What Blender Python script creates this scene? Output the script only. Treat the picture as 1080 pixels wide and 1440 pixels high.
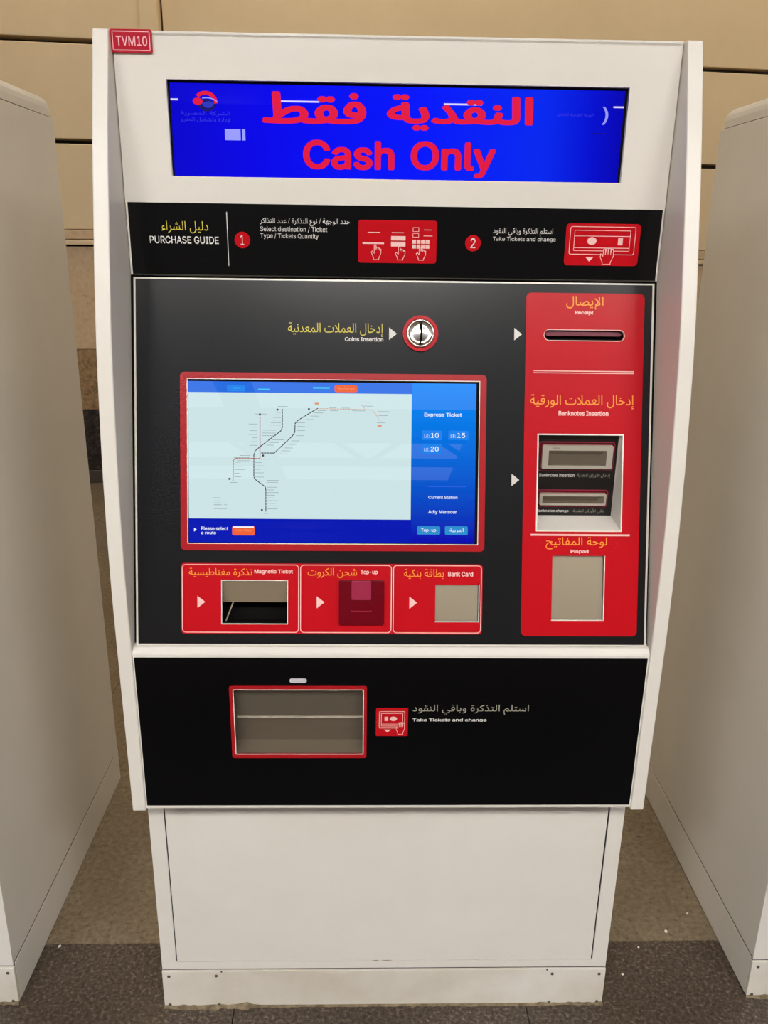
import bpy, bmesh, math, random
from mathutils import Vector, Matrix
for o in list(bpy.data.objects): bpy.data.objects.remove(o)
S = bpy.context.scene
C = S.collection
random.seed(7)

# ------------------------------------------------------------------ camera
CR = Vector((0.99969961, -0.02038528, 0.0136063)); CU = Vector((-0.00646394, 0.31620302, 0.94866953))
CF = Vector((0.02364125, 0.9484725, -0.31597626))
cd = bpy.data.cameras.new('camera'); cam = bpy.data.objects.new('camera', cd); C.objects.link(cam)
m = Matrix((CR, CU, -CF)).transposed().to_4x4(); m.translation = Vector((-0.0485539, -1.31357142, 1.50870393))
cam.matrix_world = m
cd.sensor_fit = 'VERTICAL'; cd.sensor_height = 36.0; cd.lens = 1172.755 / 1440 * 36.0
cd.clip_start = 0.05; cd.clip_end = 200
S.camera = cam
# ------------------------------------------------------------------ world, exposure
w = bpy.data.worlds.new('world'); S.world = w; w.use_nodes = True
bg = w.node_tree.nodes['Background']; bg.inputs[0].default_value = (1.0, 0.955, 0.89, 1); bg.inputs[1].default_value = 0.75
S.view_settings.view_transform = 'Standard'; S.view_settings.look = 'None'
S.view_settings.exposure = 0.0; S.view_settings.gamma = 1.0; S.view_settings.use_curve_mapping = False
LAMP = 26.0; NEAR_FILL = 49.0; REAR_FILL = 16.0; SKYL = 1.3
S.cycles.max_bounces = 8; S.cycles.diffuse_bounces = 5; S.cycles.glossy_bounces = 4
S.cycles.caustics_reflective = False; S.cycles.caustics_refractive = False
S.cycles.sample_clamp_indirect = 4.0
S.cycles.use_denoising = True

# ------------------------------------------------------------------ materials
def lin(c): return tuple((v/255/12.92 if v/255 <= .04045 else ((v/255+.055)/1.055)**2.4) for v in c) + (1,)
def mat(name, col, rough=.5, metal=0, spec=.5, emit=0, coat=0):
    mt = bpy.data.materials.new(name); mt.use_nodes = True
    b = mt.node_tree.nodes['Principled BSDF']
    if emit:
        b.inputs['Base Color'].default_value = (0.002, 0.002, 0.002, 1)
        b.inputs['Emission Color'].default_value = lin(col); b.inputs['Emission Strength'].default_value = emit
    else: b.inputs['Base Color'].default_value = lin(col)
    b.inputs['Roughness'].default_value = rough; b.inputs['Metallic'].default_value = metal
    b.inputs['Specular IOR Level'].default_value = spec; b.inputs['Coat Weight'].default_value = coat
    return mt
def nodes(mt): return mt.node_tree.nodes, mt.node_tree.links, mt.node_tree.nodes['Principled BSDF']
def speckle(mt, cols, scale, grime=None, bump=0, rough_var=None):
    """multi-tone noise speckle in object coordinates: cols = [(pos, rgb), ...]"""
    n, l, b = nodes(mt)
    tc = n.new('ShaderNodeTexCoord'); no = n.new('ShaderNodeTexNoise'); no.inputs['Scale'].default_value = scale
    no.inputs['Detail'].default_value = 5; no.inputs['Roughness'].default_value = .7
    cr = n.new('ShaderNodeValToRGB'); l.new(tc.outputs['Object'], no.inputs['Vector']); l.new(no.outputs['Fac'], cr.inputs[0])
    e = cr.color_ramp.elements
    while len(e) < len(cols): e.new(.5)
    for i, (p, c) in enumerate(cols): e[i].position = p; e[i].color = lin(c)
    out = cr.outputs[0]
    if grime:
        n2 = n.new('ShaderNodeTexNoise'); n2.inputs['Scale'].default_value = grime[0]; n2.inputs['Detail'].default_value = 4
        l.new(tc.outputs['Object'], n2.inputs['Vector'])
        mx = n.new('ShaderNodeMix'); mx.data_type = 'RGBA'; mx.blend_type = 'MULTIPLY'; mx.inputs[0].default_value = grime[1]
        cr2 = n.new('ShaderNodeValToRGB'); cr2.color_ramp.elements[0].position = .35; cr2.color_ramp.elements[1].position = .65
        cr2.color_ramp.elements[0].color = lin(grime[2])
        l.new(n2.outputs['Fac'], cr2.inputs[0]); l.new(out, mx.inputs['A']); l.new(cr2.outputs[0], mx.inputs['B']); out = mx.outputs['Result']
    l.new(out, b.inputs['Base Color'])
    if bump:
        bp = n.new('ShaderNodeBump'); bp.inputs['Strength'].default_value = bump; bp.inputs['Distance'].default_value = .002
        l.new(no.outputs['Fac'], bp.inputs['Height']); l.new(bp.outputs[0], b.inputs['Normal'])
    return mt
WHITE = speckle(mat('white_enamel', (226, 222, 213), .34, spec=.4), [(.3, (222, 217, 208)), (.7, (228, 224, 216))], 3, bump=0)
WHITE_D = speckle(mat('scuffed_white_enamel', (222, 217, 206), .42, spec=.35), [(.3, (218, 211, 198)), (.7, (228, 223, 214))], 6, grime=(5, .35, (196, 184, 162)))
BLACKGL = mat('black_glass_panel', (16, 16, 17), .2, spec=.22)
CHARGL = mat('charcoal_panel', (27, 27, 28), .24, spec=.26)
JETGL = mat('jet_black_panel', (5, 5, 7), .16, spec=.18)
RED = mat('red_print', (190, 16, 28), .26, spec=.24)
RED2 = mat('red_bezel', (170, 20, 28), .3, spec=.4)
RIM = mat('pale_rim', (235, 225, 214), .35)
STEEL = mat('brushed_steel', (192, 178, 154), .38, metal=.75)
TRAYST = mat('worn_steel', (128, 119, 105), .42, metal=.7)
CHROME = mat('chrome', (225, 215, 205), .24, metal=1)
SILV = mat('silver_edge', (224, 218, 208), .3, spec=.6)
FRAME = mat('slot_frame_grey', (188, 182, 170), .35, metal=.3)
DARK = mat('dark_gap', (14, 12, 11), .8, spec=.1)
RUBY = mat('ruby_plastic', (108, 2, 20), .18, spec=.5, coat=.4)
RUBY2 = mat('ruby_plastic_pale', (156, 34, 70), .3, spec=.5, coat=.3)
PLUM = mat('plum_plastic', (108, 16, 42), .25)
YEL = mat('yellow_print', (196, 182, 62), .5); ORA = mat('amber_print', (240, 150, 36), .5)
WPR = mat('white_print', (212, 210, 206), .5); PNK = mat('pale_pink_print', (242, 196, 190), .5)
GRP = mat('grey_print', (150, 148, 132), .5)
LED = mat('pill_lamp_lens', (205, 203, 208), .4)
SCREW = mat('screw_head', (96, 88, 76), .4, metal=.7)
SEAL = speckle(mat('old_sealant', (150, 132, 100), .8), [(.3, (84, 70, 50)), (.7, (146, 130, 102))], 60)
NPL = mat('number_plate_red', (182, 4, 36), .25, spec=.5); NPW = mat('number_plate_white', (240, 180, 190), .4)
SPEAKER = mat('grey_cladding_back', (60, 55, 48), .8)
# screens give off light
def screen(name, top, bot, z0, z1, spec=.5, hspan=None):
    mt = mat(name, top, .005, emit=1, spec=spec); n, l, b = nodes(mt)
    tc = n.new('ShaderNodeTexCoord'); sp = n.new('ShaderNodeSeparateXYZ'); mr = n.new('ShaderNodeMapRange')
    l.new(tc.outputs['Object'], sp.inputs[0]); l.new(sp.outputs['XYZ'.index('X') if hspan else 2], mr.inputs['Value'])
    mr.inputs['From Min'].default_value = z0; mr.inputs['From Max'].default_value = z1
    cr = n.new('ShaderNodeValToRGB'); l.new(mr.outputs[0], cr.inputs[0])
    e = cr.color_ramp.elements
    stops = hspan or [(0, bot), (1, top)]
    while len(e) < len(stops): e.new(.5)
    for i, (p, c) in enumerate(stops): e[i].position = p; e[i].color = lin(c)
    l.new(cr.outputs[0], b.inputs['Emission Color']); return mt
HEADBLUE = screen('blue_display', None or (0, 0, 0), (0, 0, 0), -.35, .35, spec=.35, hspan=[(0, (6, 2, 205)), (.22, (4, 4, 236)), (.55, (2, 22, 252)), (.82, (2, 40, 240)), (.93, (0, 12, 208)), (1, (2, 0, 176))])
SIDEBLUE = screen('ticket_column_blue', (0, 138, 246), (4, 10, 176), 1.035, 1.28)
BARBLUE = mat('bar_blue', (36, 108, 226), .005, emit=1); BOTBLUE = mat('bottom_blue', (0, 22, 178), .005, emit=1)
MAPW = mat('map_white', (205, 228, 230), .005, emit=1)
def em(name, c): return mat(name, c, .3, emit=1, spec=.2)
EW = em('ui_white', (238, 244, 255)); EBTN = em('ui_button_blue', (0, 128, 236)); EORG = em('ui_orange', (240, 96, 52)); EORG2 = em('ui_orange_pale', (246, 150, 96))
ECYAN = em('ui_cyan', (60, 200, 240)); ELINE = em('ui_line_dark', (62, 62, 72)); ELRED = em('ui_line_red', (176, 92, 84)); ELOR = em('ui_line_orange', (214, 150, 112)); EGREY = em('ui_grey', (136, 150, 152))
EBTN2 = em('ui_button_dull', (40, 140, 205)); EPALE = em('ui_pale_line', (60, 100, 230))
SRED = em('display_red', (226, 16, 62)); SNAVY = em('display_navy', (4, 2, 110)); SLILAC = em('display_lilac', (150, 150, 250)); SDIM = em('display_dim_text', (52, 52, 214))

# ------------------------------------------------------------------ mesh helpers
def link(me, name, parent, mt):
    me.materials.clear()
    if mt: me.materials.append(mt)
    o = bpy.data.objects.new(name, me); C.objects.link(o)
    if parent: o.parent = parent
    return o
def from_bm(name, bm, mt, parent=None, smooth=False):
    me = bpy.data.meshes.new(name); bmesh.ops.recalc_face_normals(bm, faces=bm.faces); bm.to_mesh(me); bm.free()
    if smooth:
        for p in me.polygons: p.use_smooth = True
    return link(me, name, parent, mt)
def box_bm(bm, x0, x1, y0, y1, z0, z1, bev=0, seg=2):
    vs = [bm.verts.new(p) for p in ((x0,y0,z0),(x1,y0,z0),(x1,y1,z0),(x0,y1,z0),(x0,y0,z1),(x1,y0,z1),(x1,y1,z1),(x0,y1,z1))]
    fs = [bm.faces.new([vs[i] for i in f]) for f in ((3,2,1,0),(4,5,6,7),(0,1,5,4),(1,2,6,5),(2,3,7,6),(3,0,4,7))]
    if bev:
        ed = list({e for f in fs for e in f.edges})
        bmesh.ops.bevel(bm, geom=ed, offset=bev, segments=seg, affect='EDGES', profile=.5)
def box(name, x0, x1, y0, y1, z0, z1, mt, parent=None, bev=0, seg=2):
    bm = bmesh.new(); box_bm(bm, x0, x1, y0, y1, z0, z1, bev, seg); return from_bm(name, bm, mt, parent)
def prism(name, yz, x0, x1, mt, parent=None, bev=0):
    bm = bmesh.new()
    a = [bm.verts.new((x0, y, z)) for y, z in yz]; b = [bm.verts.new((x1, y, z)) for y, z in yz]
    bm.faces.new(a); bm.faces.new(b[::-1]); n = len(yz)
    for i in range(n): bm.faces.new((a[i], b[i], b[(i+1) % n], a[(i+1) % n]))
    bmesh.ops.recalc_face_normals(bm, faces=bm.faces)
    if bev: bmesh.ops.bevel(bm, geom=list(bm.edges), offset=bev, segments=2, affect='EDGES', profile=.5)
    return from_bm(name, bm, mt, parent)
# panel frames: 2-D shapes in millimetres (u right, v up) and a lift w towards the viewer
TY, TZ, VY, VZ, NY, NZ = .0835, 1.4381, -.2652445, -.96418118, .96418118, -.2652445
def MAIN(u, v, w): s = -v; return (u/1000, TY + VY*s/1000 - NY*w/1000, TZ + VZ*s/1000 - NZ*w/1000)
def HEAD(u, v, w): return (u/1000, .083 - w/1000, v/1000)
def LOW(u, v, w): return (u/1000, -.0857 - w/1000, v/1000)
def BILL(u, v, w): return (u/1000, .0296 - w/1000, v/1000)
def BASE(u, v, w): return (u/1000, -w/1000, v/1000)
def curve_mesh(cu):
    o = bpy.data.objects.new('tmp', cu); C.objects.link(o)
    me = bpy.data.meshes.new_from_object(o.evaluated_get(bpy.context.evaluated_depsgraph_get()))
    bpy.data.objects.remove(o); bpy.data.curves.remove(cu); return me
def rr(x0, y0, x1, y1, r=0, n=5):
    if x0 > x1: x0, x1 = x1, x0
    if y0 > y1: y0, y1 = y1, y0
    if r <= 0: return [(x0,y0),(x1,y0),(x1,y1),(x0,y1)]
    P = []
    for cx, cy, a in ((x1-r,y0+r,-90),(x1-r,y1-r,0),(x0+r,y1-r,90),(x0+r,y0+r,180)):
        for i in range(n+1): t = math.radians(a+90*i/n); P.append((cx+r*math.cos(t), cy+r*math.sin(t)))
    return P
def ell(cx, cy, rx, ry=None, n=32):
    ry = ry or rx; return [(cx+rx*math.cos(2*math.pi*i/n), cy+ry*math.sin(2*math.pi*i/n)) for i in range(n)]
def plate(name, space, loops, w0, w1, mt, parent):
    """solid flat plate with holes: loops = outlines (even-odd), from lift w0 to w1 (mm)"""
    cu = bpy.data.curves.new(name, 'CURVE'); cu.dimensions = '2D'; cu.fill_mode = 'BOTH'; cu.extrude = (w1-w0)/2
    for L in loops:
        sp = cu.splines.new('POLY'); sp.points.add(len(L)-1); sp.use_cyclic_u = True
        for p, (x, y) in zip(sp.points, L): p.co = (x, y, 0, 1)
    me = curve_mesh(cu); me.name = name; wm = (w0+w1)/2
    for v in me.vertices: v.co = space(v.co.x, v.co.y, v.co.z+wm)
    return link(me, name, parent, mt)
def ribbons(name, space, lines, wd, w, mt, parent):
    bm = bmesh.new()
    for pts, closed in lines:
        n = len(pts)
        for i in range(n if closed else n-1):
            a = Vector(pts[i]); b = Vector(pts[(i+1) % n]); d = (b-a)
            if d.length < 1e-6: continue
            d.normalize(); q = Vector((-d.y, d.x))*wd/2; a2 = a-d*wd*.3; b2 = b+d*wd*.3
            for (h0, h1) in ((w-.15, w),):
                top = [bm.verts.new(space(*(p), h1)) for p in (a2+q, a2-q, b2-q, b2+q)]
                bm.faces.new(top)
    return from_bm(name, bm, mt, parent)
def quads(name, space, rects, w, mt, parent):
    bm = bmesh.new()
    for x0, y0, x1, y1 in rects:
        bm.faces.new([bm.verts.new(space(*p, w)) for p in ((x0,y0),(x1,y0),(x1,y1),(x0,y1))])
    return from_bm(name, bm, mt, parent)
# ------------------------------------------------------------------ lettering (Arabic joined by hand: isolated form codes; finals/initials follow)
AR = {'ا':(0xFE8D,0),'إ':(0xFE87,0),'أ':(0xFE83,0),'ب':(0xFE8F,1),'ة':(0xFE93,0),'ت':(0xFE95,1),'ج':(0xFE9D,1),'ح':(0xFEA1,1),'خ':(0xFEA5,1),
 'د':(0xFEA9,0),'ذ':(0xFEAB,0),'ر':(0xFEAD,0),'س':(0xFEB1,1),'ش':(0xFEB5,1),'ص':(0xFEB9,1),'ط':(0xFEC1,1),'ع':(0xFEC9,1),'غ':(0xFECD,1),
 'ف':(0xFED1,1),'ق':(0xFED5,1),'ك':(0xFED9,1),'ل':(0xFEDD,1),'م':(0xFEE1,1),'ن':(0xFEE5,1),'ه':(0xFEE9,1),'و':(0xFEED,0),'ي':(0xFEF1,1),'ئ':(0xFE89,1)}
LA = {'ا':0xFEFB,'إ':0xFEF9,'أ':0xFEF7}
def arabic(s):
    out = []; i = 0; prev = False
    while i < len(s):
        c = s[i]
        if c == 'ل' and i+1 < len(s) and s[i+1] in LA:
            out.append(chr(LA[s[i+1]] + (1 if prev else 0))); prev = False; i += 2; continue
        if c in AR:
            base, dual = AR[c]; nxt = dual and i+1 < len(s) and s[i+1] in AR
            out.append(chr(base + ((3 if nxt else 1) if prev else (2 if nxt else 0)) if dual else base + (1 if prev else 0)))
            prev = bool(nxt)
        elif c == 'ء': out.append('\uFE80'); prev = False
        else: out.append(c); prev = False
        i += 1
    return ''.join(reversed(out))
try: FONT = bpy.data.fonts.load(bpy.utils.system_resource('DATAFILES') + '/fonts/Inter.woff2')   # Blender's own bundled face
except Exception: FONT = None
def glyph_fill(cu):
    """fill letter outlines by winding number (sound where outlines touch or overlap): list of trapezoids"""
    cu.fill_mode = 'NONE'; me = curve_mesh(cu); P = [v.co.to_2d() for v in me.vertices]; nx = {}
    adj = {}
    for e in me.edges:
        a, b = e.vertices; adj.setdefault(a, []).append(b); adj.setdefault(b, []).append(a)
    bpy.data.meshes.remove(me)
    loops = []; seen = set()
    for st in range(len(P)):
        if st in seen or st not in adj: continue
        L = [st]; seen.add(st); cur = st
        while True:
            nb = [q for q in sorted(adj[cur], key=lambda q: (q != cur+1, q)) if q not in seen]
            if not nb: break
            cur = nb[0]; seen.add(cur); L.append(cur)
        loops.append([P[k] for k in L])
    cl = sorted(((min(p.x for p in L), max(p.x for p in L), [L]) for L in loops if len(L) > 2), key=lambda c: c[0])
    groups = []
    for a, b, L in cl:
        if groups and a <= groups[-1][1]: groups[-1][1] = max(groups[-1][1], b); groups[-1][2] += L
        else: groups.append([a, b, list(L)])
    V = []; F = []
    for _, _, Ls in groups:
        E = []
        for L in Ls:
            for p, q in zip(L, L[1:]+L[:1]):
                if abs(p.y-q.y) > 1e-7: E.append((p.x, p.y, q.x, q.y, 1) if p.y < q.y else (q.x, q.y, p.x, p.y, -1))
        ys = sorted({e[1] for e in E} | {e[3] for e in E}); lv = [ys[0]]
        for y in ys[1:]:
            if y-lv[-1] > .0035: lv.append(y)
        lv[-1] = ys[-1]
        at = lambda e, y: e[0]+(e[2]-e[0])*(min(max(y, e[1]), e[3])-e[1])/(e[3]-e[1])
        for y0, y1 in zip(lv, lv[1:]):
            ym = (y0+y1)/2; act = sorted((e for e in E if e[1] <= ym < e[3]), key=lambda e: at(e, ym)); wn = 0
            for k, e in enumerate(act):
                if wn == 0: s_ = e
                wn += e[4]
                if wn == 0:
                    n = len(V); V += [(at(s_, y0), y0), (at(e, y0), y0), (at(e, y1), y1), (at(s_, y1), y1)]; F.append((n, n+1, n+2, n+3))
    return V, F
def text(s, space, x0, x1, y0, y1, mt, parent, w=.3, bold=0.0, ar=False, name='lettering', res=3):
    """lettering whose ink fills x0..x1 by y0..y1 (mm) on a panel"""
    cu = bpy.data.curves.new('lettering', 'FONT'); cu.body = arabic(s) if ar else s
    if FONT and not ar: cu.font = FONT
    if not ar and parent.name in ('control_panel', 'service_panel', 'card_panel', 'lower_panel'):   # captions: low, wide and heavy
        c_ = (y0+y1)/2; h_ = (y1-y0)*.41; y0, y1, bold = c_-h_, c_+h_, .024
    cu.resolution_u = res; cu.extrude = 0
    V0, F0 = glyph_fill(cu); me = bpy.data.meshes.new(name); me.from_pydata([(a, b, 0) for a, b in V0], [], F0); me.update()
    if bold > 0:      # heavier strokes: overlapping shifted copies (clean where an outline offset would tear)
        vs = [v.co.copy() for v in me.vertices]; fs = [tuple(p.vertices) for p in me.polygons]; V = []; Fc = []
        for k, (dx, dy) in enumerate(((-1,0),(1,0),(-.5,.8),(.5,.8),(-.5,-.8),(.5,-.8))):
            n0 = len(V); V += [(q.x+dx*bold, q.y+dy*bold, k*.01) for q in vs]; Fc += [tuple(i+n0 for i in f) for f in fs]
        me = bpy.data.meshes.new(name); me.from_pydata(V, [], Fc); me.update()
    xs = [v.co.x for v in me.vertices]; ys = [v.co.y for v in me.vertices]
    ax, bx, ay, by = min(xs), max(xs), min(ys), max(ys)
    for v in me.vertices:
        v.co = space(x0+(v.co.x-ax)/(bx-ax)*(x1-x0), y0+(v.co.y-ay)/(by-ay)*(y1-y0), w+v.co.z)
    return link(me, name, parent, mt)
HAND = [(.28,0),(.75,0),(.78,.12),(.95,.4),(.97,.68),(.88,.72),(.84,.62),(.83,.75),(.73,.78),(.68,.66),(.66,.82),(.55,.84),(.5,.68),(.49,.98),(.40,1),(.33,.97),(.33,.42),(.15,.58),(.05,.5),(.25,.15)]
FIST = [(.2,0),(.8,0),(.82,.14),(1,.5),(.98,.95),(.82,.97),(.78,.6),(.77,1),(.62,1),(.58,.6),(.56,1),(.42,1),(.38,.6),(.36,.97),(.22,.96),(.2,.5),(.02,.66),(0,.45),(.18,.14)]
def hand(x0, y0, x1, y1, sh=HAND): return ([(x0+a*(x1-x0), y0+b*(y1-y0)) for a, b in sh], True)
def cavity(name, space, x0, y0, x1, y1, w_front, depth, mt, parent, mt_back=None):
    """open box behind an opening"""
    bm = bmesh.new(); f = [bm.verts.new(space(*p, w_front)) for p in ((x0,y0),(x1,y0),(x1,y1),(x0,y1))]
    b = [bm.verts.new(space(*p, w_front-depth)) for p in ((x0,y0),(x1,y0),(x1,y1),(x0,y1))]
    for i in range(4): bm.faces.new((f[i], f[(i+1)%4], b[(i+1)%4], b[i]))
    bm.faces.new(b)
    me = bpy.data.meshes.new(name); bm.to_mesh(me); bm.free(); me.flip_normals(); return link(me, name, parent, mt)
def prop(o, label=None, cat=None, group=None, kind=None):
    if label: o['label'] = label
    if cat: o['category'] = cat
    if group: o['group'] = group
    if kind: o['kind'] = kind
    return o

# ================================================================== SETTING
STRUCT = 'structure'
TILE_D = speckle(mat('dark_granite', (80, 72, 64), .32, spec=.45), [(.30, (26, 20, 16)), (.45, (62, 52, 44)), (.56, (88, 77, 66)), (.68, (142, 130, 112))], 130, grime=(4, .45, (160, 146, 128)))
TILE_L = speckle(mat('grey_brown_stone', (126, 114, 96), .12, spec=.5), [(.26, (60, 50, 38)), (.38, (116, 103, 84)), (.6, (138, 124, 103)), (.8, (156, 142, 122))], 75, grime=(3, .35, (160, 146, 124)))
GROUT = mat('grout', (84, 74, 60), .9)
CLAD = speckle(mat('beige_cladding', (216, 196, 160), .45, spec=.3), [(.3, (211, 189, 153)), (.7, (220, 199, 163))], 1.4)
STONE_B = speckle(mat('beige_stone', (196, 170, 136), .45), [(.25, (150, 122, 92)), (.4, (190, 162, 128)), (.75, (204, 180, 146))], 34)
STONE_N = speckle(mat('brown_stone', (140, 112, 78), .4), [(.28, (72, 52, 34)), (.45, (136, 108, 74)), (.7, (168, 140, 102))], 38)
STONE_K = speckle(mat('black_granite', (46, 38, 36), .25), [(.3, (22, 17, 17)), (.5, (42, 35, 34)), (.72, (84, 74, 70))], 45)
STONE_S = mat('dark_skirting', (78, 70, 62), .3)
floor = box('floor', -14, 14, -24, 6, -.06, -.012, GROUT); prop(floor, kind=STRUCT)
tm = {}
def tile(x0, y0, mt):
    if mt not in tm:
        bm = bmesh.new(); box_bm(bm, .001, .599, .001, .599, -.012, 0)
        me = bpy.data.meshes.new('floor_tile'); bmesh.ops.recalc_face_normals(bm, faces=bm.faces); bm.to_mesh(me); bm.free(); me.materials.append(mt); tm[mt] = me
    o = bpy.data.objects.new('floor_tile', tm[mt]); C.objects.link(o); o.location = (x0, y0, 0); o.parent = floor
for j in range(-2, 9):
    for i in range(-4, 5):
        tile(-.308 + .596*0 + .6*i, .158 + .6*(j-1), TILE_D if j < 1 else TILE_L)
# the rest of the hall's paving
bm = bmesh.new()
def field(i0, i1, j0, j1):
    for j in range(j0, j1):
        for i in range(i0, i1):
            if -4 <= i < 5 and -2 <= j < 9: continue
            x0 = -.308+.6*i; y0 = .158+.6*(j-1); box_bm(bm, x0+.001, x0+.599, y0+.001, y0+.599, -.012, 0)
field(-22, 22, -38, 9)
prop(from_bm('outer_paving', bm, TILE_L, floor), kind='stuff')

K = .1335
def wallbox(name, x0, x1, z0, z1, y0, mt, parent, th=.05, bev=0):
    """piece of the rear wall, whose face runs along Y = y0 + K X"""
    bm = bmesh.new(); box_bm(bm, x0, x1, 0, th, z0, z1, bev, 2)
    for v in bm.verts: v.co.y += y0 + K*v.co.x
    return from_bm(name, bm, mt, parent)
wall = wallbox('wall_back', -7, 7, 0, 4.6, 4.16, SPEAKER, None, .2); prop(wall, kind=STRUCT)
XL, XR = -1.185, -1.18
# left bay (stands 8 cm proud) and right bay: courses from the floor up
for (xa, xb, y0, lv) in ((-6.9, XL, 4.0, (.085, .465, .831, 1.4246, 1.977, 2.476)), (XR, 6.9, 4.08, (.085, .45, .80, 1.3479, 1.946, 2.496))):
    xs = [xa, -3.2, xb] if xb < 0 else [xa, 2.85, xb]
    for a, b in zip(xs, xs[1:]):
        wallbox('skirting_stone', a+.002, b-.002, 0, lv[0]-.004, y0-.015, STONE_S, wall, .16, .002)
        wallbox('granite_panel', a+.002, b-.002, lv[0], lv[1]-.001, y0, STONE_K, wall, .13, .001)
        wallbox('stone_panel', a+.002, b-.002, lv[1]+.001, lv[2]-.001, y0, STONE_N, wall, .13, .001)
        wallbox('stone_panel', a+.002, b-.002, lv[2]+.001, lv[3]-.008, y0, STONE_B, wall, .13, .002)
        wallbox('ledge_moulding', a+.002, b-.002, lv[3]+.002, lv[3]+.03, y0-.02, CLAD, wall, .15, .004)
        wallbox('ledge_moulding', a+.002, b-.002, lv[3]+.034, lv[3]+.085, y0-.01, STONE_B, wall, .14, .004)
        zz = [lv[3]+.088, lv[4]-.014, lv[4]+.012, lv[5]-.014, lv[5]+.012, lv[5]+.52, lv[5]+.545, 4.2]
        for q in range(0, 8, 2): wallbox('cladding_panel', a+.003, b-.003, zz[q], zz[q+1], y0, CLAD, wall, .12, .004)
wallbox('corner_moulding', -1.285, -1.185, 1.43, 4.2, 3.988, CLAD, wall, .03, .012)

ceil = box('ceiling', -14, 14, -24, 6, 4.6, 4.75, mat('ceiling_paint', (196, 190, 178), .8)); prop(ceil, kind=STRUCT)
hall = box('wall_front', -14, 14, -22.3, -22.1, 0, 4.6, mat('hall_plaster', (120, 110, 96), .8)); prop(hall, kind=STRUCT)
wf = box('window_1', -3.72, -3.16, -22.12, -22.06, 3.74, 4.04, mat('window_frame_paint', (60, 60, 62), .5)); prop(wf, kind=STRUCT)
DAYG = mat('daylit_glass', (235, 240, 255), .3, emit=14.0)
for a, b in ((-3.7, -3.3), (-3.26, -3.18)): box('pane', a, b, -22.06, -22.05, 3.76, 4.02, DAYG, wf)
# added skylights behind the photographer for screen reflections and fill, crossed by roof trusses
SKY = mat('added_skylight_glass', (214, 228, 255), .4, emit=SKYL)
TR = mat('truss_steel', (64, 66, 70), .5)
for k, y in enumerate((-4.4, -8.2, -12.0)):
    for side, x in (('left', -3.4), ('middle', 0), ('right', 3.4)):
        sk = bpy.data.objects.new('skylight', None); C.objects.link(sk); sk.location = (x, y, 4.6)
        prop(sk, f'added roof skylight for fill and reflections, on the {side} of the {("first", "second", "third")[k]} row before the machines', 'skylight', 'added roof skylights')
        bm = bmesh.new(); box_bm(bm, -1.45, 1.45, -1.2, 1.2, -.05, -.02); from_bm('glass', bm, SKY, sk)
        for yy in (-1.24, 1.2):
            bm = bmesh.new(); box_bm(bm, -1.5, 1.5, yy, yy+.05, -.1, 0); from_bm('frame_bar', bm, TR, sk)
for k, y in enumerate((-6.3, -10.1, -13.9)):
    t = bpy.data.objects.new('roof_truss', None); C.objects.link(t); t.location = (0, y, 4.0)
    prop(t, f'grey steel roof truss, {("nearest", "middle", "farthest")[k]} of three', 'truss', 'roof trusses')
    bm = bmesh.new(); box_bm(bm, -13.9, 13.9, -.05, .05, -.05, .05); from_bm('chord', bm, TR, t)
    bm = bmesh.new(); box_bm(bm, -13.9, 13.9, -.05, .05, .5, .6); from_bm('chord', bm, TR, t)
    for i in range(-9, 9):
        a = Vector((i*1.5, 0, 0)); b = Vector((i*1.5+.75, 0, .5))
        for p, q in ((a, b), (b, a+Vector((1.5, 0, 0)))):
            bm = bmesh.new(); box_bm(bm, -.03, .03, -.03, .03, 0, (q-p).length)
            bmesh.ops.transform(bm, matrix=Matrix.Translation(p) @ (q-p).to_track_quat('Z', 'Y').to_matrix().to_4x4(), verts=bm.verts)
            from_bm('web_bar', bm, TR, t)
TUBE = mat('tube_light', (255, 244, 226), .4, emit=LAMP); FILL_N = mat('near_fill_light', (255, 250, 243), .4, emit=NEAR_FILL); FILL_R = mat('wall_fill_light', (255, 238, 210), .4, emit=REAR_FILL)
FIX = mat('fixture_white', (220, 218, 210), .5)
def tube_light(x, y, z, ln, wd, label, grp, tmat=None):
    e = bpy.data.objects.new('ceiling_or_fill_light', None); C.objects.link(e); e.location = (x, y, z); prop(e, label, 'light', grp)
    bm = bmesh.new(); box_bm(bm, -ln/2, ln/2, -wd/2, wd/2, 0, .05, .004); from_bm('housing', bm, FIX, e)
    bm = bmesh.new(); box_bm(bm, -ln/2+.01, ln/2-.01, -wd/2+.01, wd/2-.01, -.03, 0, .004); from_bm('diffuser', bm, tmat or TUBE, e)
    for s in (-1, 1):
        bm = bmesh.new(); box_bm(bm, s*ln*.4-.004, s*ln*.4+.004, -.004, .004, .05, 4.6-z); from_bm('hanger', bm, TR, e)
for i, x in enumerate((-4.5, -1.48, 2.02, 5.7)):
    tube_light(x, -18.3, 4.2, .84, .045, f'slim hanging tube light, {("first", "second", "third", "fourth")[i]} from the left in the far row', 'far row of tube lights')
for i, x in enumerate((-3.2, 0, 3.2)):
    tube_light(x, 3.1, 4.3, 2.4, .3, f'added wall-wash light between machines and rear wall, {("left", "middle", "right")[i]} one', 'added lights washing the rear wall', FILL_R)  # unseen row added to brighten the rear wall from above
for i, x in enumerate((-2.6, 0, 2.6)):
    tube_light(x, -4.0, 4.2, 1.8, .6, f'added broad fill light hung in front of the {("left", "middle", "right")[i]} machine', 'added fill lights before the machines', FILL_N)  # unseen row added as frontal fill on the machine fronts

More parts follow.
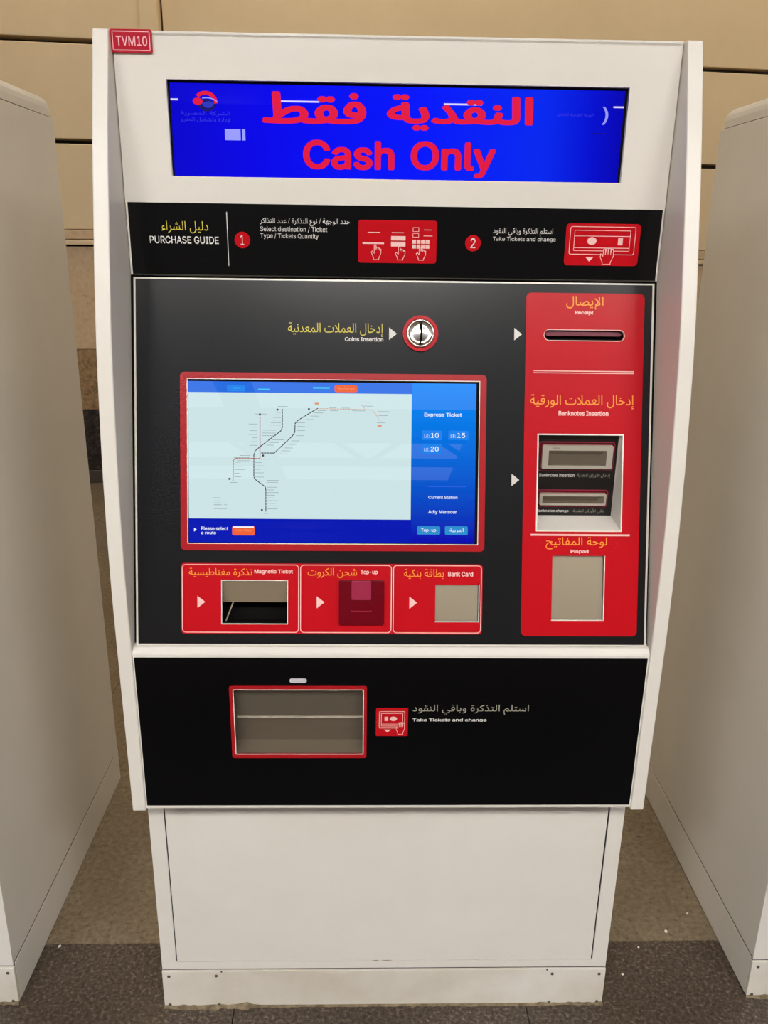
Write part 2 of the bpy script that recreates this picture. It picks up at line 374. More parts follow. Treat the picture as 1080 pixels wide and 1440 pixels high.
# ================================================================== TICKET MACHINE
def E(name, parent=None):
    o = bpy.data.objects.new(name, None); C.objects.link(o); o.parent = parent; return o
T = E('ticket_machine')
prop(T, 'white ticket machine in the middle with blue cash display and red number plate', 'ticket machine', 'ticket machines in a row')
prof = [(.071,1.788),(.048,1.717),(.026,1.648),(.0065,1.578),(-.012,1.505),(-.029,1.437),(-.041,1.385),(-.0515,1.33),(-.0635,1.25),(-.0745,1.165),(-.0835,1.065),(-.088,.96),(-.0885,.88),(-.0875,.75),(-.087,.546)]
pts = prof + [(0,.546),(0,.1),(.742,.1),(.742,1.745),(.12,1.745),(.12,1.788)]
for s in (-1, 1):
    a, b = sorted((s*.4265, s*.45)); prism('side_panel', pts, a, b, WHITE, T, .0022)
prism('cabinet_body', [(.004,.1),(.004,.55),(.1,.55),(.1,1.744),(.74,1.744),(.74,.1)], -.4262, .4262, WHITE, T)
# rounded lid
bm = bmesh.new(); box_bm(bm, -.4495, .4495, .1205, .744, 1.7, 1.787, .026, 4)
bmesh.ops.bisect_plane(bm, geom=list(bm.verts)+list(bm.edges)+list(bm.faces), plane_co=(0,0,1.746), plane_no=(0,0,1), clear_inner=True)
bmesh.ops.contextual_create(bm, geom=[e for e in bm.edges if e.is_boundary])
from_bm('lid', bm, WHITE, T)
# header plate with display opening
hx0, hx1, hz0, hz1 = -349.6, 350.3, 1589, 1724.8
hp = plate('header_panel', HEAD, [rr(-424.8,1442.2,424.8,1788.6), rr(hx0,hz0,hx1,hz1)], -14, 0, WHITE, T)
ribbons('rim', HEAD, [([(hx0,hz0),(hx1,hz0)], False)], 1.6, .12, RIM, hp)
box('header_top', -.4248, .4248, .083, .13, 1.7795, 1.7886, WHITE, T, .003)
ds = plate('display_screen', HEAD, [rr(hx0-3,hz0-3,hx1+3,hz1+3)], -12, -8, HEADBLUE, T)
plate('screen_border', HEAD, [rr(hx0-3,hz0-3,hx1+3,hz1+3), rr(hx0+3,hz0+1,hx1-4,hz1-3.5)], -8, -7.2, DARK, ds)
text('فقط', HEAD, -208.6, -49.4, 1667.5, 1712, SRED, ds, -7.4, .032, True, res=6)
text('النقدية', HEAD, -18, 207.5, 1661, 1711, SRED, ds, -7.4, .032, True, res=6)
text('Cash', HEAD, -147, -5, 1603.2, 1645.5, SRED, ds, -7.4, .026, res=6)
text('Only', HEAD, 20, 152.8, 1594, 1646, SRED, ds, -7.4, .026, res=6)
# operator emblem on the display: red swoosh arches over a navy bowl
def arc(cx, cy, rx, ry, a0, a1, n=14): return [(cx+rx*math.cos(math.radians(a0+(a1-a0)*i/n)), cy+ry*math.sin(math.radians(a0+(a1-a0)*i/n))) for i in range(n+1)]
def band(outer, inner): return [outer+inner[::-1]]
em_ = plate('emblem', HEAD, [arc(-293.5,1695.5,18,15.5,-4,140)+arc(-294,1694,13.5,11.5,140,-4)], -7.9, -7.3, SRED, ds)
plate('emblem_swoosh', HEAD, [ell(-305.5,1696.5,7.6,5,20)], -7.9, -7.3, SRED, ds)
plate('emblem_line', HEAD, [arc(-292,1690,19,12.4,30,110)+arc(-292,1690,18,10.8,110,30)], -7.9, -7.25, SLILAC, ds)
plate('emblem_bowl', HEAD, [arc(-292,1696.5,15,14,190,352)+[(-284,1697),(-293,1700.5),(-300,1697)]], -7.9, -7.35, SNAVY, ds)
plate('emblem_bowl', HEAD, [arc(-290,1694.5,9,7,180,360)+[(-288,1697)]], -7.3, -7.2, em('display_slate', (38, 50, 190)), ds)
text('الشركة المصرية', HEAD, -332, -257, 1676, 1683, SDIM, ds, -7.5, 0, True)
text('لإدارة وتشغيل المترو', HEAD, -332, -257, 1667, 1674, SDIM, ds, -7.5, 0, True)
plate('emblem_crescent', HEAD, [arc(305,1686,18,17,-48,50)+arc(300,1686,19,18,45,-42)], -7.9, -7.4, SLILAC, ds)
text('الهيئة القومية للأنفاق', HEAD, 244, 300, 1684, 1690, SDIM, ds, -7.5, 0, True)
quads('fine_print', HEAD, [(300, 1660, 322, 1661.6)], -7.5, SNAVY, ds)
# purchase guide strip
gp = plate('guide_panel', HEAD, [rr(-421.2,1442.9,421.4,1551)], .1, 1.2, BLACKGL, T)
G = lambda n, L, mt, w=1.5, w0=1.2: plate(n, HEAD, L, w0, w, mt, gp)
text('دليل الشراء', HEAD, -371, -297.5, 1506, 1524, YEL, gp, 1.5, .0, True)
text('PURCHASE GUIDE', HEAD, -390.6, -282, 1490.2, 1501.5, WPR, gp, 1.5, .012)
quads('divider_line', HEAD, [(-268.2, 1457, -267, 1538.6)], 1.5, WPR, gp)
def badge(cx, cz, r, num):
    G('number_badge', [ell(cx, cz, r)], RED, 1.6); text(num, HEAD, cx-(3 if num == '1' else 4), cx+(2.5 if num == '1' else 4), cz-7.5, cz+7.5, WPR, gp, 1.8, 0)
badge(-244.6, 1497, 12.5, '1'); badge(122.1, 1497, 12.5, '2')
text('حدد الوجهة / نوع التذكرة / عدد التذاكر', HEAD, -216, -74.3, 1519, 1531, WPR, gp, 1.5, 0, True)
text('Select destination / Ticket', HEAD, -216, -110, 1509.8, 1518.3, WPR, gp, 1.5, .004)
text('Type / Tickets Quantity', HEAD, -216, -124, 1499, 1507.8, WPR, gp, 1.5, .004)
text('استلم التذكرة وباقي النقود', HEAD, 153.3, 248.9, 1508, 1521, WPR, gp, 1.5, 0, True)
text('Take Tickets and change', HEAD, 153.5, 254.4, 1499.7, 1507.5, WPR, gp, 1.5, .004)
G('red_card', [rr(-60.8,1465,64,1530,4)], RED, 1.6); G('red_card', [rr(270,1465.3,389.3,1529.4,6)], RED, 1.6)
quads('pictogram', HEAD, [(-46,1510.6,-26,1511.8),(-54,1493.8,-20,1496.2),(-7.7,1510.8,11.5,1511.8),(-8.7,1499.6,14.2,1506.2),(-8.7,1490.4,14.2,1497.6),(43,1515.5,55,1516.5),(43,1506.5,57,1507.5)]
    + [(25+i*7.1, 1495+j*-7.3, 31+i*7.1, 1501+j*-7.3) for i in range(4) for j in (0, 1)], 1.8, PNK, gp)
ribbons('pictogram', HEAD, [(rr(26,1513.5,35,1519.4), True),(rr(26,1505,35,1510.5), True)], .7, 1.8, PNK, gp)
plate('pictogram_hand', HEAD, [hand(-41,1470,-24,1493)[0]], 1.6, 1.9, RED, gp); ribbons('pictogram_hand', HEAD, [hand(-41,1470,-24,1493)], .9, 2.0, PNK, gp)
for a, b in ((-2.5, 14.5), (31, 47.5)):
    plate('pictogram_hand', HEAD, [hand(a,1470,b,1490)[0]], 1.6, 1.9, RED, gp); ribbons('pictogram_hand', HEAD, [hand(a,1470,b,1490)], .9, 2.0, PNK, gp)
for r in ((rr(277,1482.5,381.5,1524.5,3),.9),(rr(284,1488,373.5,1519,1),.8)): ribbons('pictogram', HEAD, [(r[0], True)], r[1], 1.8, PNK, gp)
quads('pictogram', HEAD, [(284,1510,373.5,1510.9),(284,1492,373.5,1492.9),(354.5,1497,362,1508)], 1.8, PNK, gp)
G('pictogram', [ell(312.5,1503,7.5,5.8,20)], PNK, 1.8); G('pictogram', [[(304,1478.5),(317,1478.5),(310.5,1471.5)]], PNK, 1.8)
plate('pictogram_hand', HEAD, [hand(328,1467.5,349,1492,FIST)[0]], 1.6, 2.0, RED, gp); ribbons('pictogram_hand', HEAD, [hand(328,1467.5,349,1492,FIST)], .9, 2.1, PNK, gp)
# number plate top left
npl = plate('number_plate', HEAD, [rr(-426.5,1758.7,-366.2,1789.4,2)], .5, 4, NPL, T)
ribbons('border_line', HEAD, [(rr(-423.5,1761.6,-369.4,1786.4,.8), True)], 1.3, 4.2, NPW, npl)
text('TVM10', HEAD, -418.5, -373, 1767.6, 1780.5, NPW, npl, 4.2, .008)

# main control panel, leaning back
openings = [rr(235.2,-246,375.4,-404.4), rr(-281,-489,-174,-560.6), rr(262.5,-445.5,348.8,-552.4), rr(69.5,-494.5,141.5,-555.7),
            rr(242,-76,374,-93.6,8.6)]
mp = plate('control_panel', MAIN, [rr(-421.4,0,421.7,-597)]+openings+[rr(-335.6,-161,138,-427.8)], -5, 0, SILV, T)
plate('charcoal_face', MAIN, [rr(-418,-2.8,418.2,-594)]+openings+[rr(-335.6,-161,138,-427.8)], 0, .8, CHARGL, mp)
box('panel_backing', -.4262, .4262, .088, .1, .9, 1.44, DARK, T)
prism('panel_backing', [(.086,1.4405),(.0985,1.4405),(.0985,1.1),(-.02,.8),(-.066,.855),(-.0655,.8635)], -.4262, -.3935, DARK, T)
prism('panel_backing', [(.086,1.4405),(.0985,1.4405),(.0985,1.1),(-.02,.8),(-.066,.855),(-.0655,.8635)], .41, .4262, DARK, T)
text('إدخال العملات المعدنية', MAIN, -173.8, -19.5, -91, -69, YEL, mp, 1, 0, True)
text('Coins Insertion', MAIN, -81.8, -19.5, -99, -91, WPR, mp, 1, .012)
def arrow(x, s, mt, sz=1, w=1.2): plate('arrow_mark', MAIN, [[(x, -s+10*sz), (x, -s-10*sz), (x+12.6*sz, -s)]], .8, w, mt, mp)
arrow(-10.2, 85.6, WPR); arrow(193.5, 84, WPR); arrow(192.8, 321, WPR)
# coin slot
cs = plate('coin_slot', MAIN, [ell(40.5,-85.1,28.6,28.6,48)], .8, 3.2, RED2, mp)
plate('red_ring', MAIN, [ell(40.5,-85.1,28.6,28.6,48), ell(40.5,-85.1,24,24,48)], 3.2, 5, RED, mp)
def revolve(name, space, cx, cy, prof, mt, parent, n=48, smooth=True):
    bm = bmesh.new(); rings = []
    for r, w_ in prof:
        rings.append([bm.verts.new(space(cx+r*math.cos(2*math.pi*i/n), cy+r*math.sin(2*math.pi*i/n), w_)) for i in range(n)] if r > 0 else [bm.verts.new(space(cx, cy, w_))])
    for A, B in zip(rings, rings[1:]):
        for i in range(n):
            j = (i+1) % n
            if len(B) == 1: bm.faces.new((A[i], A[j], B[0]))
            else: bm.faces.new((A[i], A[j], B[j], B[i]))
    return from_bm(name, bm, mt, parent, smooth)
revolve('chrome_cup', MAIN, 40.5, -85.1, [(23,3),(23,6.5),(21.5,8),(20,8),(18.8,6.5),(18,4.5),(12,5.6),(5,7.2),(0,7.6)], CHROME, mp)
plate('coin_slit', MAIN, [[(39,-70),(42.8,-69),(43.4,-84),(42.6,-101),(39.2,-101),(40.2,-84)]], 4, 8.6, DARK, mp)
# touch screen with red bezel
bz = plate('screen_bezel', MAIN, [rr(-347.4,-150.6,149.2,-439.4,7), rr(-335.4,-161.6,137.7,-427.6)], .8, 3.2, RED2, T)
ribbons('rim', MAIN, [(rr(-335.8,-161.2,138.1,-428), True)], 1.3, 3.4, RIM, bz)
ts = plate('touch_screen', MAIN, [rr(-336,-161,138.2,-428)], -4, .5, BOTBLUE, T)
plate('screen_border', MAIN, [rr(-335.6,-161.2,138,-428), rr(-334.6,-165,133,-426.4)], .5, .9, DARK, ts)
quads('map_area', MAIN, [(-335,-387.4,27.6,-182.6)], .7, MAPW, ts); quads('title_bar', MAIN, [(-335,-182.6,27.6,-164.5)], .7, BARBLUE, ts)
quads('ticket_column', MAIN, [(28.2,-427,134,-164.5)], .7, SIDEBLUE, ts)
def dash(pts, on=3.0, off=1.5):
    out = []; 
    for a, b in zip(pts, pts[1:]):
        a = Vector(a); b = Vector(b); L = (b-a).length; t = 0
        while t < L: out.append(([tuple(a+(b-a)*t/L), tuple(a+(b-a)*min(L, t+on)/L)], False)); t += on+off
    return out
neg = lambda P: [(x, -y) for x, y in P]
LA_ = neg([(-182.7,209),(-182.6,238.4),(-185.2,244.1),(-216.5,268.2),(-226.7,276.7),(-228.8,283.7),(-228.8,319.7),(-225.5,324),(-210.6,335),(-209.3,338.9),(-209.3,375.1)])
LB1 = neg([(-218.8,222.1),(-218.8,288.7)]); LB2 = neg([(-218.8,289.3),(-258.8,289.3),(-262.1,292.4),(-262.7,326.4)])
LC = neg([(-216.5,280.2),(-195.9,280.1),(-166.5,252.4),(-162.4,245.9),(-161.9,231.8),(-157.5,226.7),(-125.5,207.2)])
LD = neg([(-125.5,207.2),(-36.8,208.9),(-30.3,216.5),(-25.1,225.5)]); LD2 = neg([(-54.9,200.1),(-48.4,208.5)])
ribbons('metro_line', MAIN, dash(LA_), 1.5, .9, ELINE, ts); ribbons('metro_line', MAIN, dash(LC), 1.5, .9, ELINE, ts)
ribbons('metro_line', MAIN, dash(LB1)+dash(LB2), 1.5, .9, ELRED, ts); ribbons('metro_line', MAIN, dash(LD)+dash(LD2), 1.0, .9, ELOR, ts)
lab = [(-193.4,214.2,-185),(-197.3,218.1,-185),(-197.5,222.4,-185),(-199.6,226.5,-185),(-201.6,230.7,-185),(-203.7,234.8,-185),(-215.2,243.1,-193.4),(-215.2,247.7,-193.4),(-215.2,252,-193.4),(-199.8,258.6,-179.3),(-204.2,263,-188),(-208.5,267.3,-196.7),(-237.2,233.3,-222.9),(-232.1,238.3,-222.9),(-235.7,244,-222.9),(-237.7,250.2,-222.9),(-231.1,255.7,-222.9),(-233.1,261.9,-222.9),(-236,267.8,-222.9),(-226.7,290.1,-208.8),(-226.7,295.7,-215.2),(-226.7,301.1,-211.3),(-226.7,306.8,-217.8),(-226.8,312.5,-212.6),(-226.8,319.4,-212.6),(-207.5,324.7,-188.2),(-207.5,327.8,-189.7),(-207.5,335.8,-191.8),(-207.5,340.2,-195.9),(-207.5,344.5,-188.4),(-207.5,348.7,-194.3),(-207.5,353.3,-196.7),(-207.5,357.7,-189.2),(-207.5,362.1,-193.3),(-207.5,366.2,-187.6),(-207.5,370.9,-190),(-260.6,295.5,-249.8),(-260.6,301.9,-244.7),(-260.6,307.3,-242.7),(-260.6,313.5,-252.4),(-260.6,319.2,-249.6),(-251.9,284.4,-235.7),(-261.4,287.8,-235.7),(-256.2,292.9,-235.7),(-158.8,230.5,-146),(-158.8,236.7,-145.9),(-158.8,243.3,-145.9),(-160.4,251.6,-147.5),(-168,260.1,-155.1),(-173.1,265.8,-160.2),(-178.4,271.7,-165.5),(-182.5,276.4,-169.7),(-186.9,281.3,-174.1),(-125.5,210.5,-111.4),(-130.5,214.4,-116.4),(-137.1,219.6,-123),(-144.5,225.3,-130.3),
 (-54.9,196.3,-38.2),(-51,202.7,-35.6),(-27.8,211.4,-8.5),(-26.4,217.8,-11),(-28.9,229.4,-14.8),(-107.5,205.7,-94.7),(-87,206.3,-72.8),(-104.9,210.8,-92.1),(-69,210.5,-48.4),(-190,204.6,-174),(-227,217,-208),(-268,328.6,-256),(-213,378.6,-205)]
prop(quads('station_names', MAIN, [(a, -s-.35, b, -s+.35) for a, s, b in lab], .9, EGREY, ts), kind='stuff')
quads('line_badge', MAIN, [(x-1.6, -s-1.6, x+1.6, -s+1.6) for x, s in ((-190.6,209.8),(-268.3,322.6),(-215.7,373.3),(-213.9,284.3),(-219,217.8),(-139.6,208.6))], 1.0, ELINE, ts)
quads('line_badge', MAIN, [(x-3.4, -s-1.4, x+3.4, -s+1.4) for x, s in ((-126.8,199.5),(-24.6,234.5))], 1.0, ELOR, ts)
quads('map_legend', MAIN, [(-294,-359.2,-281.5,-358.4),(-294,-362.4,-281.5,-361.6),(-294,-365.4,-281.5,-364.6),(-278,-359.1,-273,-358.5),(-278,-365.2,-272,-364.6),(-295,-354.2,-283,-353.2),(-294,-371.6,-273,-371)], .9, EGREY, ts)
def btn(x0, s0, x1, s1, mt, r=2): return plate('screen_button', MAIN, [rr(x0,-s0,x1,-s1,r)], .5, .95, mt, ts)
btn(-98.1, 168.9, -61.2, 180.8, EORG, 3.5); text('Recharge', MAIN, -93, -66, -177.4, -172.2, EORG2, ts, 1.1, .004)
btn(-264.3, 399.4, -227.2, 414.9, EORG, 3); text('Line Map', MAIN, -258, -233, -409.4, -404.2, EORG2, ts, 1.1, .004)
quads('button_gloss', MAIN, [(-262.5,-402.6,-229,-400)], 1.0, EW, ts)
plate('arrow_mark', MAIN, [[(-326.2,-403),(-326.2,-409),(-321.8,-406)]], .5, .9, EW, ts)
text('Please select', MAIN, -314.7, -270.7, -407, -400.8, EW, ts, 1, .012); text('a route', MAIN, -314.7, -290.5, -413.3, -408.6, EW, ts, 1, .012)
quads('fine_print', MAIN, [(-133, -175.2, -106, -172.6)], .9, ECYAN, ts); quads('title_tab', MAIN, [(-272,-181,-243,-171)], .85, EBTN, ts)
quads('fine_print', MAIN, [(-262, -176, -250, -174.6), (-222, -178, -203, -176.2)], .9, ECYAN, ts)
text('Express Ticket', MAIN, 48.4, 109.6, -220, -212.5, EW, ts, 1, .014)
for x, s, t in ((44.8,241.4,'10'),(88,241.1,'15'),(44.8,263.4,'20')):
    b = btn(x, s, x+33, s+15.3, EBTN, 1.5); text('LE:', MAIN, x+4, x+12, -(s+11.5), -(s+6.5), EW, ts, 1.1, 0); text(t, MAIN, x+14.5, x+27.5, -(s+11.8), -(s+4), EW, ts, 1.1, .008)
text('Current Station', MAIN, 56.3, 104.2, -353, -347.8, EW, ts, 1, .01); text('Adly Mansour', MAIN, 56.5, 103.3, -378.5, -371.4, EW, ts, 1, .01)
quads('divider_line', MAIN, [(56,-333.3,118.4,-332.7)], .9, EPALE, ts)
btn(38.5, 398, 76.3, 411.8, EBTN2); btn(84.1, 397.8, 121.8, 412, EBTN2)
text('Top-up', MAIN, 45, 69.5, -408.4, -401.8, EW, ts, 1.1, .01); text('العربية', MAIN, 92, 115, -409, -401, EW, ts, 1.1, 0, True)
# red service strip on the right
rs = plate('service_panel', MAIN, [rr(212.2,-17,405.6,-579.6,8)]+[openings[0], openings[2], openings[4]], .8, 1.6, RED, T)
text('الإيصال', MAIN, 277.5, 338.1, -43, -22, ORA, rs, 1.8, 0, True); text('Receipt', MAIN, 291.8, 322.1, -53, -44.5, PNK, rs, 1.8, .01)
for x0, y0, x1, y1 in ((225.9,-143.6,390.8,-142.2),(225.9,-146.6,390.8,-145.4),(225.8,-412.6,390,-409.6)): quads('divider_line', MAIN, [(x0, y0, x1, y1)], 1.8, PNK, rs)
text('إدخال العملات الورقية', MAIN, 221.1, 392.2, -204, -181, ORA, rs, 1.8, 0, True); text('Banknotes Insertion', MAIN, 268.1, 350.2, -216, -206.5, PNK, rs, 1.8, .01)
text('لوحة المفاتيح', MAIN, 251, 352.6, -435, -414.5, ORA, rs, 1.8, 0, True); text('Pinpad', MAIN, 292.5, 322, -443, -434.5, PNK, rs, 1.8, .01)
plate('speaker_dots', MAIN, [ell(x, s, .7, .7, 8) for x, s in ((366,-431),(370,-429),(374,-427),(368,-425),(372,-423),(364,-427))], 1.6, 1.8, RED2, rs)
ribbons('rim', MAIN, [(rr(242,-76,374,-93.6,8.6), True)], 1.2, 1.9, PNK, rs)
rc = cavity('receipt_slot', MAIN, 238, -97, 378, -72, 0, 22, PLUM, T)
plate('slot_lip', MAIN, [rr(246,-78,370,-85,3)], -14, -4, PLUM, rc); plate('slot_throat', MAIN, [rr(250,-86,366,-91,1)], -16, -13, DARK, rc)
# banknote recess: wedge with upright back plate
zt, zb = 1.1985, 1.0575
def wpt(u, s): return MAIN(u, -s, 0)
bm = bmesh.new()
F4 = [bm.verts.new(p) for p in (wpt(235.2,246), wpt(375.4,246), wpt(375.4,404.4), wpt(235.2,404.4))]
B4 = [bm.verts.new(p) for p in ((.2352,.0296,zt), (.3725,.0296,zt), (.3725,.0296,zb), (.2352,.0296,zb))]
for i in range(4): bm.faces.new((F4[i], F4[(i+1)%4], B4[(i+1)%4], B4[i]))
bn = from_bm('banknote_recess', bm, WHITE, T)
ribbons('rim', MAIN, [(rr(235.2,-246,375.4,-404.4), True)], 2.2, 1.9, RIM, bn)
plate('recess_back', BILL, [rr(233,zb*1000,374,zt*1000)], -2, .5, mat('recess_black', (16, 13, 14), .35), bn)
def slot(x0, z0, x1, z1, ox0, oz0, ox1, oz1, lab_en, lab_ar, zl, e0, e1, a0, a1):
    plate('slot_frame', BILL, [rr(x0-6,z0-5,x1+4.5,z1+5,5), rr(x0-4.8,z0-3.8,x1+3.3,z1+3.8,4)], .5, 1.5, RUBY2, bn)
    plate('slot_surround', BILL, [rr(x0-3,z0-2.4,x1+2.2,z1+2.4,3)], .5, 2, RUBY, bn)
    plate('slot_frame', BILL, [rr(x0,z0,x1,z1,2.5), rr(ox0,oz0,ox1,oz1,.5)], .5, 8, FRAME, bn)
    bmx = bmesh.new()
    f = [BILL(u, v, 8) for u, v in ((ox0,oz0),(ox1,oz0),(ox1,oz1),(ox0,oz1))]; g = [BILL(u, v, 2.2) for u, v in ((ox0+1,oz0+1),(ox1-10,oz0+1),(ox1-10,oz1-8),(ox0+1,oz1-8))]
    f = [bmx.verts.new(p) for p in f]; g = [bmx.verts.new(p) for p in g]
    for i in range(4): bmx.faces.new((f[i], f[(i+1)%4], g[(i+1)%4], g[i]))
    bmx.faces.new(g); from_bm('slot_mouth', bmx, TRAYST, bn)
    text(lab_en, BILL, e0, e1, zl-3, zl+3, WPR, bn, 1, .012); text(lab_ar, BILL, a0, a1, zl-4.5, zl+4.5, GRP, bn, 1, 0, True)
slot(246,1141.5,363.5,1181.5, 256.5,1147.5,353.3,1173, 'Banknotes insertion', 'إدخال الأوراق النقدية', 1128.8, 245, 304, 309, 364.5)
slot(247,1077.8,359.8,1098.4, 251.8,1081.3,356,1094, 'Banknotes change', 'باقي الأوراق النقدية', 1065.3, 244.8, 299.4, 306.7, 360)
quads('fine_print', BILL, [(262,1176,275,1178.2)], 8.1, GRP, bn)
# pin pad blank
pv = plate('pinpad_cover', MAIN, [rr(263.5,-446,347.6,-551.6,2)], -6, -2.2, STEEL, T)
ribbons('rim', MAIN, [([(349.2,-446),(349.2,-552.8),(262.5,-552.8)], False)], 1.6, 1.9, RIM, pv)
cavity('cover_pocket', MAIN, 262, -553, 349, -445, 0, 8, RUBY, pv)
# three cards under the screen
tr = plate('card_panel', MAIN, [rr(-347.7,-460.6,147.4,-577,6)]+[openings[1], openings[3]], .8, 1.6, RED, T)
for a, b in ((-345.6,-155.6),(-152.4,-3.2),(0.2,145.2)): ribbons('border_line', MAIN, [(rr(a,-463,b,-574.6,6), True)], 1.3, 1.8, PNK, tr)
text('تذكرة مغناطيسية', MAIN, -334.7, -231.4, -484, -468.5, ORA, tr, 1.8, 0, True); text('Magnetic Ticket', MAIN, -227.9, -165, -479.5, -469.5, PNK, tr, 1.8, .012)
text('شحن الكروت', MAIN, -140.5, -59.9, -484, -467.5, ORA, tr, 1.8, 0, True); text('Top-up', MAIN, -54.1, -26, -480, -469.5, PNK, tr, 1.8, .012)
text('بطاقة بنكية', MAIN, 17.4, 83.2, -485, -468.5, ORA, tr, 1.8, 0, True); text('Bank Card', MAIN, 90.2, 131.4, -481.5, -472, PNK, tr, 1.8, .012)
for x in (-321, -125.8, 26.8): plate('arrow_mark', MAIN, [[(x,-514.5),(x,-534.5),(x+12.6,-524.5)]], 1.6, 1.8, PNK, tr)
# magnetic ticket slot: steel throat above a black mouth
mg = cavity('ticket_slot', MAIN, -281.5, -561, -173.5, -488.6, 0, 46, DARK, T)
bm = bmesh.new()
q = [MAIN(-281.2,-489,-1), MAIN(-173.8,-489,-1), MAIN(-173.8,-527,-14), MAIN(-281.2,-527,-14), MAIN(-173.8,-527,-20), MAIN(-281.2,-527,-20)]
v = [bm.verts.new(p) for p in q]; bm.faces.new(v[:4]); bm.faces.new((v[3], v[2], v[4], v[5])); from_bm('steel_flap', bm, STEEL, mg)
ribbons('rim', MAIN, [(rr(-281.5,-488.8,-173.6,-560.8), True)], 1.2, 1.9, RIM, mg)
ribbons('guide_wire', MAIN, [([(-264,-493),(-264,-525),(-277,-558)], False)], 2, -14, STEEL, mg)
# top-up reader
tu = plate('card_reader', MAIN, [rr(-89,-487,-15,-561,3)], 1.6, 7, RUBY, T)
for a, b in ((-88.5,-69.5),(-35.5,-15.5)): plate('reader_shoulder', MAIN, [rr(a,-488,b,-506,2)], 7, 13, RUBY, tu)
plate('reader_cheek', MAIN, [rr(-88.5,-506,-69.5,-552,2)], 7, 9, RUBY, tu); plate('reader_cheek', MAIN, [rr(-35.5,-506,-15.5,-552,2)], 7, 9, RUBY, tu)
plate('reader_tongue', MAIN, [rr(-68.5,-488,-36.5,-519,2)], 7, 11, RUBY2, tu); plate('reader_lip', MAIN, [rr(-68,-519,-37,-534,9)], 7, 9.5, RUBY, tu)
ribbons('reader_groove', MAIN, [([(-71,-536),(-68,-538),(-37,-538),(-34,-536)], False)], 1, 7.3, RUBY2, tu)
# bank card blank
bc = plate('bank_card_cover', MAIN, [rr(70,-495,140,-555,1.5)], -4, -1.5, STEEL, T)
ribbons('rim', MAIN, [([(141.6,-494.4),(141.6,-556),(69.4,-556)], False)], 1.4, 1.9, RIM, bc)
cavity('cover_pocket', MAIN, 69, -556.2, 142, -494, 0, 6, RUBY, bc)

# lower front: ledge, black panel with ticket tray
prism('front_ledge', [(-.0605,.8632),(-.0775,.8608),(-.0845,.8545),(-.0857,.851),(-.0857,.8465),(-.05,.8465)], -.4262, .4262, WHITE, T)
lo = [rr(-264,664.2,-48.4,788)]
lb = plate('lower_front', LOW, [rr(-426,552.5,426,846.6)]+lo, -4, 0, WHITE, T)
lp = plate('lower_panel', LOW, [rr(-423.8,557.5,423.4,846)]+lo, 0, 1.2, JETGL, T)
box('lower_soffit', -.4262, .4262, -.085, .004, .551, .556, WHITE, T)
tf = plate('ticket_tray', LOW, [rr(-270.9,656,-42.2,795.6,4)]+lo, 1.2, 4, RED2, T)
ribbons('rim', LOW, [(rr(-264.4,663.8,-48,788.4,.5), True)], 1.5, 4.2, RIM, tf)
bm = bmesh.new()
sect = [(788,2),(784,-14),(764,-18),(724,-20),(721,-18.4),(718,-21),(700,-25),(672,-28),(664.2,1)]
rows = [[bm.verts.new(LOW(x, z_, w_)) for x in (-263.8, -48.6)] for z_, w_ in sect]
for A, B in zip(rows, rows[1:]): bm.faces.new((A[0], A[1], B[1], B[0]))
from_bm('tray_flap', bm, TRAYST, tf)
for x in (-263.9, -48.5):
    bm = bmesh.new(); bm.faces.new([bm.verts.new(LOW(x, z_, w_)) for z_, w_ in [(788,2)] + sect[1:-1] + [(664.2,2)]]); from_bm('tray_side', bm, TRAYST, tf)
plate('indicator_lamp', LOW, [rr(-170.4,800.6,-142.1,808.2,3.6)], 1.2, 2.4, LED, T)
plate('red_card', LOW, [rr(-26.6,698.2,27.6,752.8,1.5)], 1.2, 1.7, RED, lp)
for r in (rr(-21,714,22,746,1.5), rr(-17.5,718,18.5,742.5,.5)): ribbons('pictogram', LOW, [(r, True)], .9, 1.9, PNK, lp)
quads('pictogram', LOW, [(-17.5,721.5,18.5,722.3),(-12,728,-6,736)], 1.9, PNK, lp)
plate('pictogram', LOW, [ell(3,732,6,4.2,18)], 1.7, 1.9, PNK, lp); plate('pictogram', LOW, [[(-13,711),(-1,711),(-7,705.5)]], 1.7, 1.9, PNK, lp)
plate('pictogram_hand', LOW, [hand(8,702,22,724,FIST)[0]], 1.7, 2.0, RED, lp); ribbons('pictogram_hand', LOW, [hand(8,702,22,724,FIST)], .8, 2.1, PNK, lp)
text('استلم التذكرة وباقي النقود', LOW, 35, 231.7, 739, 759, GRP, lp, 1.5, 0, True); text('Take Tickets and change', LOW, 35.2, 161.2, 724.5, 733.5, WPR, lp, 1.5, .01)

# base: frame, door, kick plates, screws
plate('base_frame', BASE, [rr(-449.6,97,449.6,551), rr(-420.8,115.2,421,546)], -2, 1, WHITE, T)
bd = plate('base_door', BASE, [rr(-418.4,116.4,417.8,545)], -2, .8, WHITE, T)
plate('door_gap', BASE, [rr(-421,97,421,551)], -3.4, -2.2, DARK, T)
plate('paint_chip', BASE, [[(-28,115.4),(-20,117.2),(-13,116.6),(-17,114.6)],[(-10,116.4),(8,117),(14,115.6),(0,114.8)]], .8, 1.05, mat('bare_metal', (150,132,112), .6), bd)
kp = box('kick_plate', -.4505, .4505, -.004, .004, .003, .0935, WHITE_D, T, .0012)
for s in (-1, 1):
    a, b = sorted((s*.4498, s*.4508)); box('kick_plate', a, b, .0045, .742, .003, .0985, WHITE, T, .0003)
plate('plinth_gap', BASE, [rr(-449,92.5,449,97.2)], -4, -.6, DARK, T)
for x in (-331, 329.5): plate('notch_mark', BASE, [rr(x-1.5,90.5,x+2,93.4)], 4, 4.2, DARK, kp)
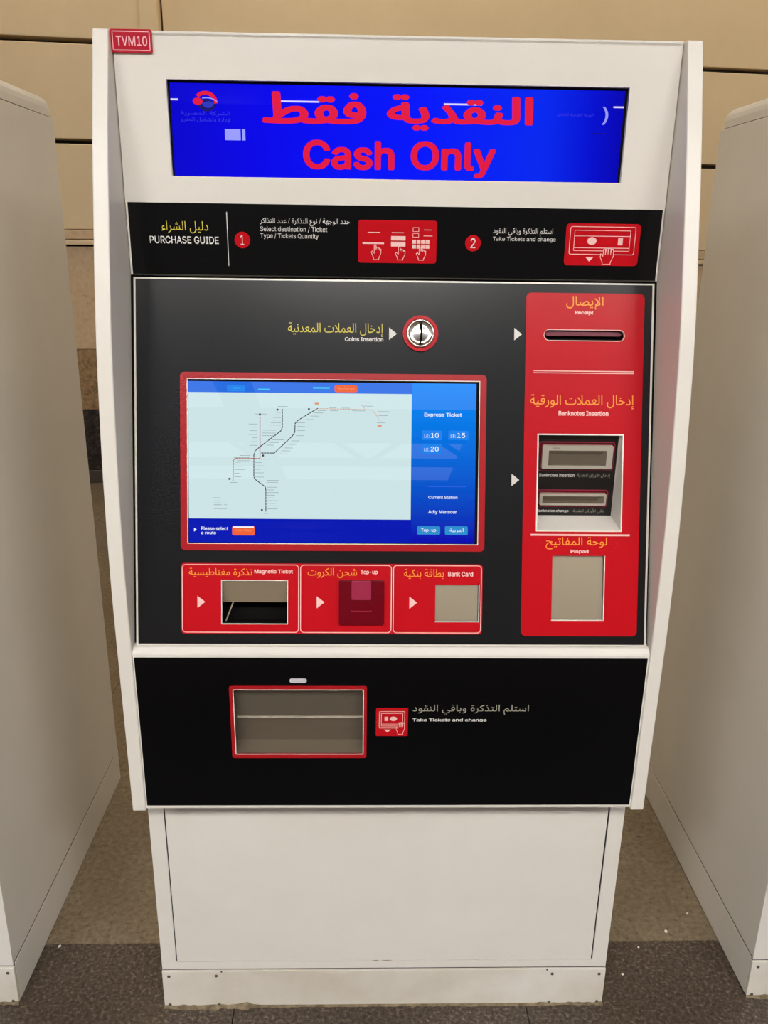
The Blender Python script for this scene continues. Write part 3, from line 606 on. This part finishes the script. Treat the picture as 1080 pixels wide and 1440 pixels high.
for x, z in ((-437,80.5),(-341.5,81.6),(-439.3,6.5),(-339,6),(341,81.4),(437.5,80.5),(439.3,7),(340,6)):
    revolve('screw', BASE, x, z, [(3.4,4),(3.2,5),(1.6,5.6),(1.2,5.1),(0,5)], SCREW, T, 14)
random.seed(3)
bm = bmesh.new(); n = 90; prev = None
for i in range(n+1):
    x = -.4515+.903*i/n; e = abs(x)/.45; h = .0035+(.004 if x < -.28 or x > .3 else .0005)*random.random()+(.006*max(0, 1-abs(x+.285)/.03)); dd = .002+.003*random.random()+(.005 if x < -.28 else 0)*random.random()
    cur = [bm.verts.new(p) for p in ((x, -.0035, h), (x, -.0055, h*.8), (x, -.004-dd, .0004))]
    if prev:
        bm.faces.new((prev[0], cur[0], cur[1], prev[1])); bm.faces.new((prev[1], cur[1], cur[2], prev[2]))
    prev = cur
from_bm('sealant_bead', bm, SEAL, T)

# ------------------------------------------------------------------ the two neighbours in the row
def copy_tree(o, parent, skip):
    c = o.copy(); C.objects.link(c); c.parent = parent
    for ch in children[o.name]:
        if not ch.name.startswith(skip): copy_tree(ch, c, skip)
    return c
children = {o.name: list(o.children) for o in bpy.data.objects}
for dx, dy, lb_ in ((-1.2008, .011, 'white ticket machine cut off by the left edge, only its side showing'),
                    (1.2097, .0145, 'white ticket machine cut off by the right edge, only its side showing')):
    t = copy_tree(T, None, 'number_plate'); t.location = (dx, dy, 0); t['label'] = lb_
# ------------------------------------------------------------------ crumbs on the floor
PAPER = mat('paper_scrap', (226, 222, 212), .8)
def scrap(x, y, r, lb_, cat='scrap'):
    bm = bmesh.new(); random.seed(int(x*1000)); vs = []
    for i in range(6):
        a = i*math.pi/3+random.random()*.5; vs.append(bm.verts.new((r*math.cos(a)*(.6+.5*random.random()), r*math.sin(a)*(.6+.5*random.random()), 0)))
    bm.faces.new(vs); r2 = bmesh.ops.extrude_face_region(bm, geom=list(bm.faces)); vv = [g for g in r2['geom'] if isinstance(g, bmesh.types.BMVert)]
    bmesh.ops.translate(bm, verts=vv, vec=(0, 0, r*.35)); vv[0].co.z += r*.35
    o = from_bm('paper_scrap', bm, PAPER); o.location = (x, y, 0); prop(o, lb_, cat)
scrap(.649, .183, .0045, 'larger white crumb on the pale floor tile right of the machine')
scrap(.718, .236, .0032, 'small pale crumb on the pale tile near the right machine side')
scrap(.572, .139, .003, 'tiny white crumb at the pale edge of the dark granite, right side')
scrap(.515, .068, .0032, 'small white crumb on dark granite beside the right kick plate')
scrap(-.718, .151, .004, 'pale crumb on the tile joint beside the left machine')
